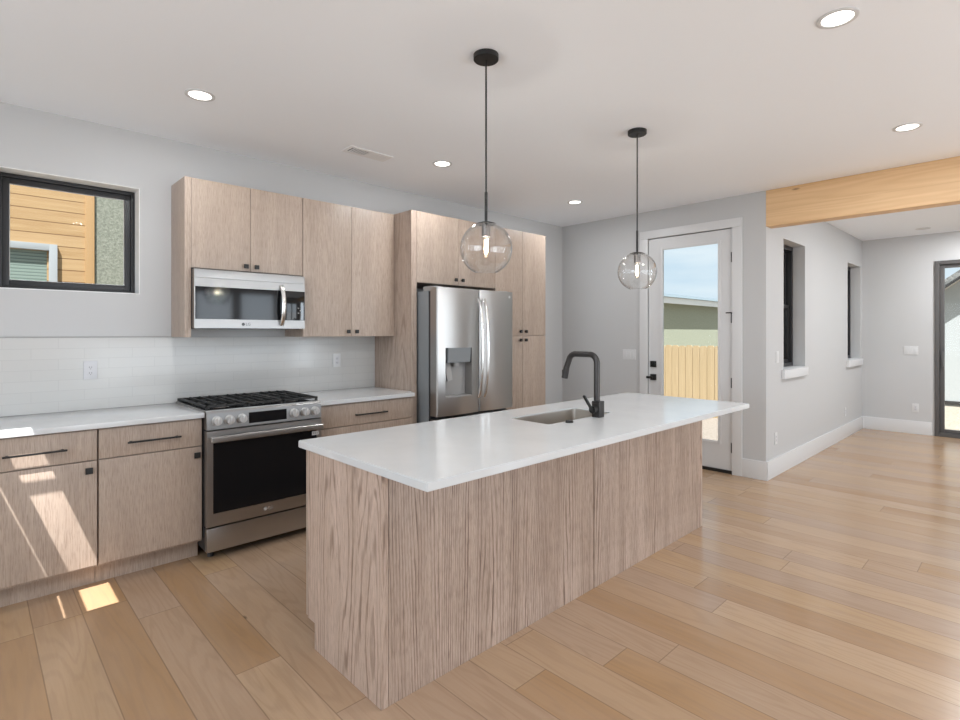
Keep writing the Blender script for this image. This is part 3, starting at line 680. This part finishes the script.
# left door with a cut for the dispenser: solid below, above and beside it
ld = MB()
prof = door_profile(fx0, xm - .003)
ld.prism(prof, 'Z', dz0, dpz0); ld.prism(prof, 'Z', dpz1, dz1)
def clip_profile(p, lo, hi):
    q = [v for v in p if lo - 1e-6 <= v[0] <= hi + 1e-6]
    return q
def yfront(x):
    u = (xm - .003 - .016 - x) / (xm - .003 - fx0 - .032); return fyd + .008 - .016 * math.sin(math.pi * max(0, min(1, u)))
lp = [v for v in prof if v[0] < dx0]
ld.prism([(dx0, 3.4695), (dx0, yfront(dx0))] + lp, 'Z', dpz0, dpz1)
rp_ = [v for v in prof if v[0] > dx1]
ld.prism(rp_ + [(dx1, yfront(dx1)), (dx1, 3.4695)], 'Z', dpz0, dpz1)
ld = ld.build('door', M['steel_v'], t, smooth=25)
dp = MB().box(dx0, dx1, 3.458, 3.469, dpz0, dpz1).box(dx0, dx1, 3.378, 3.466, dpz0, dpz0 + .008).build('dispenser', M['grey_plastic'], ld)
MB().prism([(3.372, dpz1 - .125), (3.466, dpz1 - .125), (3.466, dpz1), (3.362, dpz1)], 'X', dx0 + .022, dx1 - .016, .003).build('dispenser_panel', M['grey_case'], dp)
MB().cyl((2.985, 3.42, dpz1 - .16), (2.985, 3.42, dpz1 - .12), .026, .03).build('spout', M['grey_plastic'], dp)
MB().obox((2.90, 3.42, dpz1 - .20), (.06, .012, .16), Matrix.Rotation(R(-14), 3, 'X'), .003).build('paddle', M['grey_plastic'], dp)
MB().box(dx0 + .001, dx0 + .006, 3.372, 3.465, dpz0 + .20, dpz1 - .001).build('recess_liner', M['dark_plastic'], dp)
MB().box(dx1 - .006, dx1 - .001, 3.372, 3.465, dpz1 - .13, dpz1 - .001).build('recess_liner', M['dark_plastic'], dp)
rd = MB().prism(door_profile(xm + .003, fx1), 'Z', dz0, dz1).build('door', M['steel_v'], t, smooth=25)
def fr_handle(x, parent):
    pts = []
    for i in range(25):
        u = i / 24; pts.append((x, fyd - .012 - .056 * math.sin(math.pi * u) ** .55, .845 + (1.70 - .845) * u))
    MB().tube(pts, .014, 14).build('handle', M['steel_bright'], parent)
fr_handle(xm - .034, ld); fr_handle(xm + .034, rd)
MB().lathe([(0, -.0006), (.012, -.0006), (.012, .0006), (0, .0006)], (3.60, fyd + .0005, 1.735), (0, -1, 0), 20).build('logo_disc', M['white_plastic'], rd)
MB().box(fx0 + .004, fx1 - .004, 3.470, 3.4945, .05, 1.75).build('gasket', M['dark_plastic'], t)
fd = MB().prism(door_profile(fx0, fx1), 'Z', .075, .688).build('freezer_drawer', M['steel_v'], t, smooth=25)
MB().tube([(fx0 + .05 + .81 * i / 24, fyd - .012 - .05 * math.sin(math.pi * i / 24) ** .5, .62) for i in range(25)], .013, 12).build('handle', M['steel_bright'], fd)
for x in (fx0 + .06, fx1 - .06): MB().box(x - .05, x + .05, 3.44, 3.58, 1.756, 1.795, .006).build('hinge_cover', M['grey_plastic'], t)

# ------------------------------------------------------------------ island
ix0, ix1, iy0, iy1 = 1.103, 3.849, 1.684, 2.283
ZI = .8815
t = thing('kitchen_island', 'long kitchen island clad in washed oak standing on the plank floor', 'island', (2.476, 1.97, 0))
MB().prism([(ix0 + .032, .115), (ix1 - .03, .115), (ix1 - .03, ZI), (2.89, ZI), (2.89, .66), (2.205, .66), (2.205, ZI), (ix0 + .032, ZI)], 'Y', iy0 + .06, iy1 - .02).build('body', M['inside_shade'], t)
e = MB().prism([(iy0, 0), (2.218, 0), (2.218, .115), (iy1, .115), (iy1, ZI), (iy0, ZI)], 'X', ix0, ix0 + .030, .001).build('end_panel', M['oak_end'], t)
MB().prism([(iy0, 0), (2.218, 0), (2.218, .115), (iy1, .115), (iy1, ZI), (iy0, ZI)], 'X', ix1 - .028, ix1, .001).build('end_panel', M['oak_end'], t)
MB().box(ix0 + .0315, 2.4745, iy0 + .001, iy0 + .020, 0, ZI, .001).build('front_panel', M['oak_island'], t)
MB().box(2.4835, ix1 - .0295, iy0 + .001, iy0 + .020, 0, ZI, .001).build('front_panel', M['oak_island'], t)
MB().box(ix0 + .032, ix1 - .03, 2.198, 2.213, 0, .1145).build('toe_kick', M['oak_upper'], t)
xs_ = [ix0 + .004, 1.65, 2.20, 2.90, 3.40, ix1 - .001]
for i, (a, b) in enumerate(zip(xs_, xs_[1:])):
    d = MB().box(a + .002, b - .002, iy1 + .007, iy1 + .029, .118, .87, .0012).build('door', M['oak_upper'], t)
    knob(b - .045, iy1 + .029, .80, d, .03, 1)
# quartz top with the sink cut-out
tx0, tx1, ty0, ty1, tz0, tz1 = 1.081, 3.915, 1.382, 2.334, .882, .914
sx0, sx1, sy0, sy1 = 2.243, 2.850, 1.812, 2.100
def slab_with_hole(x0, x1, y0, y1, hx0, hx1, hy0, hy1, z0, z1, r=.02, bev=.003):
    b = bmesh.new(); n = 6; hole = []
    for cx, cy, a0 in ((hx1 - r, hy1 - r, 0), (hx0 + r, hy1 - r, 90), (hx0 + r, hy0 + r, 180), (hx1 - r, hy0 + r, 270)):
        for i in range(n + 1): a = R(a0 + 90 * i / n); hole.append((cx + r * math.cos(a), cy + r * math.sin(a)))
    out = [(x1, y1), (x0, y1), (x0, y0), (x1, y0)]
    for z in (z0, z1):
        O = [b.verts.new((*p, z)) for p in out]; H = [b.verts.new((*p, z)) for p in hole]
        for q in range(4):
            seg = H[q * (n + 1):(q + 1) * (n + 1)]; nxt = H[((q + 1) * (n + 1)) % len(H)]
            b.faces.new([O[q]] + seg[::-1]) if True else None
            b.faces.new([O[q], O[(q + 1) % 4], nxt, seg[-1]][::-1]) if False else b.faces.new([O[q], seg[-1], nxt, O[(q + 1) % 4]])
        if z == z0: OA, HA = O, H
        else: OB, HB = O, H
    for A, B in ((OA, OB), (HA, HB)):
        for i in range(len(A)): b.faces.new((A[i], A[(i + 1) % len(A)], B[(i + 1) % len(A)], B[i]))
    bmesh.ops.recalc_face_normals(b, faces=b.faces)
    es = [e for e in b.edges if len(e.link_faces) == 2 and e.calc_face_angle() > .8]
    bmesh.ops.bevel(b, geom=es, offset=bev, segments=2, affect='EDGES')
    m_ = MB(); m_._merge(b); return m_
tag(slab_with_hole(tx0, tx1, ty0, ty1, sx0, sx1, sy0, sy1, tz0, tz1).build('island_worktop', M['quartz'], org=(2.5, 1.86, tz0)), 'large white quartz slab on the oak island with sink cut-out', 'worktop')
def bowl(x0, x1, y0, y1, z0, z1, r=.022, th=.004):
    b = bmesh.new(); n = 6
    def ring(off, z, rr):
        o = []
        for cx, cy, a0 in ((x1 - r, y1 - r, 0), (x0 + r, y1 - r, 90), (x0 + r, y0 + r, 180), (x1 - r, y0 + r, 270)):
            for i in range(n + 1): a = R(a0 + 90 * i / n); o.append(b.verts.new((cx + (r + off) * math.cos(a), cy + (r + off) * math.sin(a), z)))
        return o
    rs = [ring(0, z1, 0), ring(0, z0 + .012, 0), ring(-.010, z0, 0)]
    for A, B in zip(rs, rs[1:]):
        for i in range(len(A)): b.faces.new((A[i], A[(i + 1) % len(A)], B[(i + 1) % len(A)], B[i]))
    b.faces.new(rs[-1]); bmesh.ops.recalc_face_normals(b, faces=b.faces)
    bmesh.ops.reverse_faces(b, faces=b.faces)
    bmesh.ops.solidify(b, geom=b.faces[:], thickness=th)
    m_ = MB(); m_._merge(b); return m_
t = thing('sink', 'undermount stainless steel sink set in the island worktop', 'sink', (2.55, 1.96, .70))
MB_ = bowl(sx0 + .006, sx1 - .006, sy0 + .006, sy1 - .006, .70, .9085)
MB_.build('basin', M['sink_steel'], t)
MB().lathe([(0, .704), (.04, .704), (.045, .7065), (0.045, .7005)], (2.55, 1.96, 0), n=28).build('drain', M['steel_bright'], t)
# faucet
fx, fy = 2.648, 1.772
t = thing('faucet', 'dark gunmetal pull-down faucet beside the island sink', 'faucet', (fx, fy, .914))
MB().box(fx - .026, fx + .026, fy - .026, fy + .026, .9142, 1.008, .004).build('body', M['gunmetal'], t)
def arc(c, r, a0, a1, n=8): return [(fx, c[0] + r * math.cos(R(a0 + (a1 - a0) * i / n)), c[1] + r * math.sin(R(a0 + (a1 - a0) * i / n))) for i in range(n + 1)]
ztop, rb = 1.278, .05
fc = fy + .008
path = [(fx, fc, 1.007), (fx, fc, 1.12)] + arc((fc + rb, ztop - rb), rb, 180, 90) + arc((fy + .160, ztop - rb), rb, 90, 12)
path.append((fx, fy + .228, 1.190))
MB().tube(path, .0178, 18).build('spout', M['gunmetal'], t)
p0, p1 = Vector((fx, fy + .2270, 1.195)), Vector((fx, fy + .2420, 1.128))
MB().cyl(p0, p1, .0188, .0198, n=24).build('spray_head', M['gunmetal'], t)
MB().box(fx - .006, fx + .006, fy + .249, fy + .2585, 1.145, 1.178, .002).build('spray_button', M['black'], t)
hd = MB().cyl((fx - .062, fy, .962), (fx - .0255, fy, .962), .021, n=24).build('handle_hub', M['black'], t)
MB().obox((fx - .098, fy, 1.002), (.011, .016, .125), Matrix.Rotation(R(-42), 3, 'Y'), .003).build('handle', M['black'], t)
tag(MB().lathe([(0, .9142), (.022, .9142), (.022, .922), (.017, .926), (0, .926)], (2.372, 1.772, 0), n=28).build('air_switch', M['black'], org=(2.372, 1.772, .914)), 'small black round button on the island worktop near the sink', 'button')

# ------------------------------------------------------------------ pendants
def pendant(x, y, label):
    t = thing('pendant_light', label, 'pendant light', (x, y, 1.71), 'globe pendants over the island')
    MB().lathe([(0, CH - .0005), (.061, CH - .0005), (.061, CH - .024), (.058, CH - .027), (0, CH - .027)], (x, y, 0)).build('canopy', M['black'], t)
    MB().cyl((x, y, 2.085), (x, y, CH - .026), .0044, n=10).build('cord', M['black'], t)
    MB().cyl((x, y, 1.942), (x, y, 2.09), .0072, n=14).build('stem', M['black'], t)
    MB().lathe([(0, 1.946), (.028, 1.944), (.048, 1.937), (.050, 1.934), (.046, 1.934), (0, 1.939)], (x, y, 0)).build('cap', M['black'], t)
    MB().lathe([(0, 1.9385), (.0215, 1.9385), (.0215, 1.874), (.018, 1.872), (0, 1.872)], (x, y, 0), n=28).build('socket', M['socket'], t)
    c, r = 1.815, .128
    a0, a1 = math.asin(.044 / r), math.pi - math.asin(.058 / r)
    pr = [(r * math.sin(a0 + (a1 - a0) * i / 40), c + r * math.cos(a0 + (a1 - a0) * i / 40)) for i in range(41)]
    r2 = r - .0028
    pr += [(r2 * math.sin(a1 - (a1 - a0) * i / 40), c + r2 * math.cos(a1 - (a1 - a0) * i / 40)) for i in range(41)]
    MB().lathe(pr, (x, y, 0), n=64).build('globe', M['globe'], t, smooth=60)
    bp = [(.010, 1.872), (.012, 1.862), (.017, 1.842), (.0195, 1.818), (.018, 1.795), (.012, 1.776), (.005, 1.769), (0, 1.768)]
    MB().lathe(bp, (x, y, 0), n=28).build('bulb', M['bulb'], t, smooth=80)
    f = MB().tube([(x + .005 * math.cos(i * .9), y + .005 * math.sin(i * .9), 1.858 - .066 * i / 40) for i in range(41)], .0046, 8)
    f.build('filament', M['filament'], t)
    l = light('bulb_light', 'POINT', (0, 0, 0), (0, 0, -1), 10.5, (1, .96, .91), shadow_soft_size=.010)
    l.parent = t; l.location = (0, 0, 1.82 - 1.71)
    return t
pd = pendant(1.812, 1.853, 'clear glass globe pendant hanging in front of the refrigerator')
dup(pd, (3.225, 1.850, 1.71), 'clear glass globe pendant hanging in front of the glazed door')

# ------------------------------------------------------------------ ceiling fittings
def downlight(x, y, label, on=True, lamp='lamp', power=6.3):
    t = thing('downlight', label, 'ceiling light', (x, y, CH), 'recessed ceiling lights' if on else None)
    MB().lathe([(.058, CH - .0005), (.078, CH - .0005), (.078, CH - .004), (.074, CH - .006), (.060, CH - .0045), (.058, CH - .0005)], (x, y, 0)).build('trim_ring', M['trim'], t)
    MB().lathe([(0, CH - .0012), (.0595, CH - .0012), (.0595, CH - .0025), (0, CH - .0025)], (x, y, 0)).build('diffuser', M['lamp_glow'] if on else M['white_plastic'], t)
    if on:
        l = light(lamp, 'AREA', (0, 0, -.008), (0, 0, -1), power, (.95, .975, 1), shape='DISK', size=.11)
        l.parent = t
    return t
d0 = downlight(.941, 3.29, 'lit recessed ceiling light above the gas range side of the kitchen')
dup(d0, (2.723, 3.285, CH), 'lit recessed ceiling light between the vent and the tall pendant cord')
dup(d0, (4.516, 3.302, CH), 'lit recessed ceiling light above the pantry near the back corner')
d1 = downlight(2.691, .592, 'lit recessed ceiling light high above the floor, largest of the ceiling lights', lamp='lamp_middle', power=9.6)
dup(d1, (4.45, .588, CH), 'lit recessed ceiling light just before the timber beam')
dup(d1, (.941, .592, CH), 'added unseen recessed fill light over the near end of the island')  # unseen fitting, added to fill the near floor with light
d2 = downlight(7.1, .30, 'added unseen recessed fill light beyond the beam, nearer the beam', lamp='lamp_living_fill', power=24)  # this and its copy below are added unseen lights to brighten the living wall
dup(d2, (8.75, .30, CH), 'added unseen recessed fill light beyond the beam, nearer the sliding door')
downlight(8.93, 1.02, 'unlit recessed ceiling light beyond the timber beam', False)
t = thing('ceiling_vent', 'white slotted air vent in the ceiling above the wall cabinets', 'vent', (2.16, 3.49, CH))
vx0, vx1, vy0, vy1 = 1.982, 2.345, 3.418, 3.562
vf = MB()
for a in ((vx0, vx1, vy0, vy0 + .026), (vx0, vx1, vy1 - .026, vy1), (vx0, vx0 + .028, vy0 + .026, vy1 - .026), (vx1 - .028, vx1, vy0 + .026, vy1 - .026)): vf.box(*a, CH - .006, CH - .0005, .002)
vf.build('frame', M['white_fascia'], t)
MB().box(vx0 + .02, vx1 - .02, vy0 + .02, vy1 - .02, CH - .0009, CH - .0004).build('duct', M['slot'], t)
for i in range(14):
    x = vx0 + .036 + (vx1 - vx0 - .072) * (i + .5) / 14; sgn = 1 if i < 7 else -1
    MB().obox((x, (vy0 + vy1) / 2, CH - .005), (.0015 if i < 7 else .024, vy1 - vy0 - .052, .009 if i < 7 else .0015), Matrix.Rotation(R(-30 if i < 7 else 14), 3, 'Y')).build('slat', M['white_fascia'], t)

# ------------------------------------------------------------------ switches and outlets
def plate(name, label, cat, c, normal, wdt, hgt, kind, group, mat='white_plastic'):
    """wall plate; normal '-X' or '-Y'"""
    t = thing(name, label, cat, c, group)
    def bx(u0, u1, d0, d1, z0, z1, bev=0):
        if normal == '-Y': return MB().box(c[0] + u0, c[0] + u1, c[1] - d1, c[1] - d0, c[2] + z0, c[2] + z1, bev)
        return MB().box(c[0] - d1, c[0] - d0, c[1] + u0, c[1] + u1, c[2] + z0, c[2] + z1, bev)
    bx(-wdt / 2, wdt / 2, .0003, .006, -hgt / 2, hgt / 2, .002).build('cover_plate', M[mat], t)
    if kind == 'outlet':
        bx(-.017, .017, .006, .0075, -.034, .034, .0006).build('receptacle', M['off_plastic'], t)
        for z in (.018, -.018):
            for u in (-.006, .006): bx(u - .0012, u + .0012, .0074, .0079, z - .004, z + .005).build('slot', M['slot'], t)
            bx(-.002, .002, .0074, .0079, z - .012, z - .008).build('slot', M['slot'], t)
    else:
        for i in range(kind):
            u = (i - (kind - 1) / 2) * .046
            bx(u - .0165, u + .0165, .006, .0085, -.033, .033, .001).build('rocker', M['white_plastic'], t)
    return t
WT = W - .0095
plate('outlet', 'white double outlet on the tile below the window', 'outlet', (.551, WT, 1.167), '-Y', .072, .117, 'outlet', 'wall outlets', 'off_plastic')
plate('outlet', 'white double outlet on the tile between range and fridge panel', 'outlet', (2.285, WT, 1.168), '-Y', .072, .117, 'outlet', 'wall outlets')
plate('light_switch', 'white three-gang light switch beside the glazed door', 'switch', (D, 3.236, 1.157), '-X', .166, .118, 3, 'light switches')
plate('light_switch', 'white single light switch beside the slim window under the beam', 'switch', (5.778, YJ, 1.166), '-Y', .072, .117, 1, 'light switches')
plate('outlet', 'white outlet low on the wall below the single light switch', 'outlet', (5.734, YJ, .366), '-Y', .072, .117, 'outlet', 'wall outlets')
plate('outlet', 'white outlet low on the wall under the slim window beside the far corner', 'outlet', (8.486, YJ, .345), '-Y', .072, .117, 'outlet', 'wall outlets')
plate('light_switch', 'white three-gang light switch beside the sliding glass door', 'switch', (X2, 1.216, 1.160), '-X', .156, .117, 3, 'light switches')
plate('outlet', 'white outlet low on the far wall below the three-gang switch', 'outlet', (X2, 1.167, .360), '-X', .072, .117, 'outlet', 'wall outlets')

# ------------------------------------------------------------------ outside
GZ = -.15
struct('ground', MB().box(-40, 70, -40, 60, GZ - .2, GZ), 'gravel', 'bare tan gravel yard')
struct('path', MB().box(D + T + .01, 9.6, 2.06, 7.3, GZ + .0005, GZ + .03), 'pale_gravel', 'pale gravel strip outside the glazed door')
# neighbour's house beyond the counter window
YN = 7.5
t = thing('house', 'cedar sided neighbouring house seen through the counter window', 'house', (0, YN + 2, GZ), 'neighbouring houses')
sw = MB(); wall_with_holes(sw, 'Y', YN, YN + .2, -6, .938, GZ, 5.2, [(-.9, .60, 1.2, 2.30)]); sw.build('siding', M['siding'], t)
MB().box(.938, 1.024, YN - .02, YN + .2, GZ, 5.2, .003).build('corner_board', M['cedar_trim'], t)
MB().box(1.030, 6.0, YN + .004, YN + .25, GZ, 5.2).build('stucco_wall', M['stucco'], t)
wn_ = frame_rect(MB(), 'Y', YN - .045, YN + .03, -.97, .687, 1.13, 2.376, .072, .004).build('window', M['ext_white'], t)
MB().box(-.9, .62, YN + .012, YN + .02, 1.19, 2.31).build('blind', M['blind'], wn_)
MB().box(-6, 6, YN + .2, YN + 5, GZ, 5.2).build('body', M['stucco_grey'], t)
MB().prism([(YN - .5, 5.2), (YN + 5.5, 5.2), (YN + 2.5, 7)], 'X', -6.4, 6.4).build('roof', M['roof'], t)
# low house beyond the fence
t = thing('house', 'low sage green house with white eave behind the wooden fence', 'house', (17, YN + 2, GZ), 'neighbouring houses')
MB().box(10.5, 27, YN, YN + 5, GZ, 2.42).build('wall', M['stucco_sage'], t)
MB().box(10.2, 27.3, YN - .255, YN - .225, 2.25, 2.42).build('fascia', M['white_fascia'], t)
MB().box(10.2, 27.3, YN - .24, YN, 2.40, 2.42).build('soffit', M['trim'], t)
MB().box(10.2, 27.3, YN - .33, YN - .26, 2.425, 2.50).build('gutter', M['sky_blue_metal'], t)
MB().prism([(YN - .26, 2.425), (YN + 5.4, 2.425), (YN + 5.4, 2.5), (YN - .26, 2.46)], 'X', 10.2, 27.3).build('roof', M['roof'], t)
# fence: each picket is a part
t = thing('fence', 'pale wooden picket fence outside the glazed door', 'fence', (9.8, 4.6, GZ))
y = 2.3; k = 0
while y < 7.0:
    ht = 1.165 + .006 * math.sin(k * 2.1)
    MB().prism([(y, GZ), (y + .128, GZ), (y + .128, ht - .025), (y + .104, ht), (y + .024, ht), (y, ht - .025)], 'X', 9.8, 9.82).build('picket', M['fence'], t)
    y += .136; k += 1
for z in (.15, .85): MB().box(9.8205, 9.86, 2.3, 7.0, z, z + .09).build('rail', M['fence'], t)
for y in (2.5, 4.7, 6.9): MB().box(9.861, 9.95, y - .045, y + .045, GZ, 1.10).build('post', M['fence'], t)
# white gabled house beyond the sliding door
XC = 15.0
t = thing('house', 'white gabled house with dark trimmed shingle roof outside the sliding door', 'house', (XC + 3, -2, GZ), 'neighbouring houses')
def rake(y): return 2.30 + (1.362 - y) * .78
ya, yp, yb = 2.1, -2.0, -6.1
MB().prism([(ya, GZ), (ya, rake(ya)), (yp, rake(yp)), (yb, rake(ya)), (yb, GZ)], 'X', XC, XC + 7).build('wall', M['stucco_white'], t)
def rslab(dz0, dz1, x0, x1, mat, nm): MB().prism([(ya + .5, rake(ya + .5) + dz0), (ya + .5, rake(ya + .5) + dz1), (yp, rake(yp) + dz1), (yb - .5, rake(ya + .5) + dz1), (yb - .5, rake(ya + .5) + dz0), (yp, rake(yp) + dz0)], 'X', x0, x1).build(nm, M[mat], t)
rslab(.06, .19, XC - .34, XC + 7.4, 'roof', 'roof')
rslab(0, .06, XC - .36, XC - .31, 'fascia_dark', 'rake_board')
rslab(0, .058, XC - .30, XC, 'stucco_grey', 'soffit')
MB().box(XC - .03, XC - .001, yb, ya, -.12, -.04).build('base_strip', M['fascia_dark'], t)
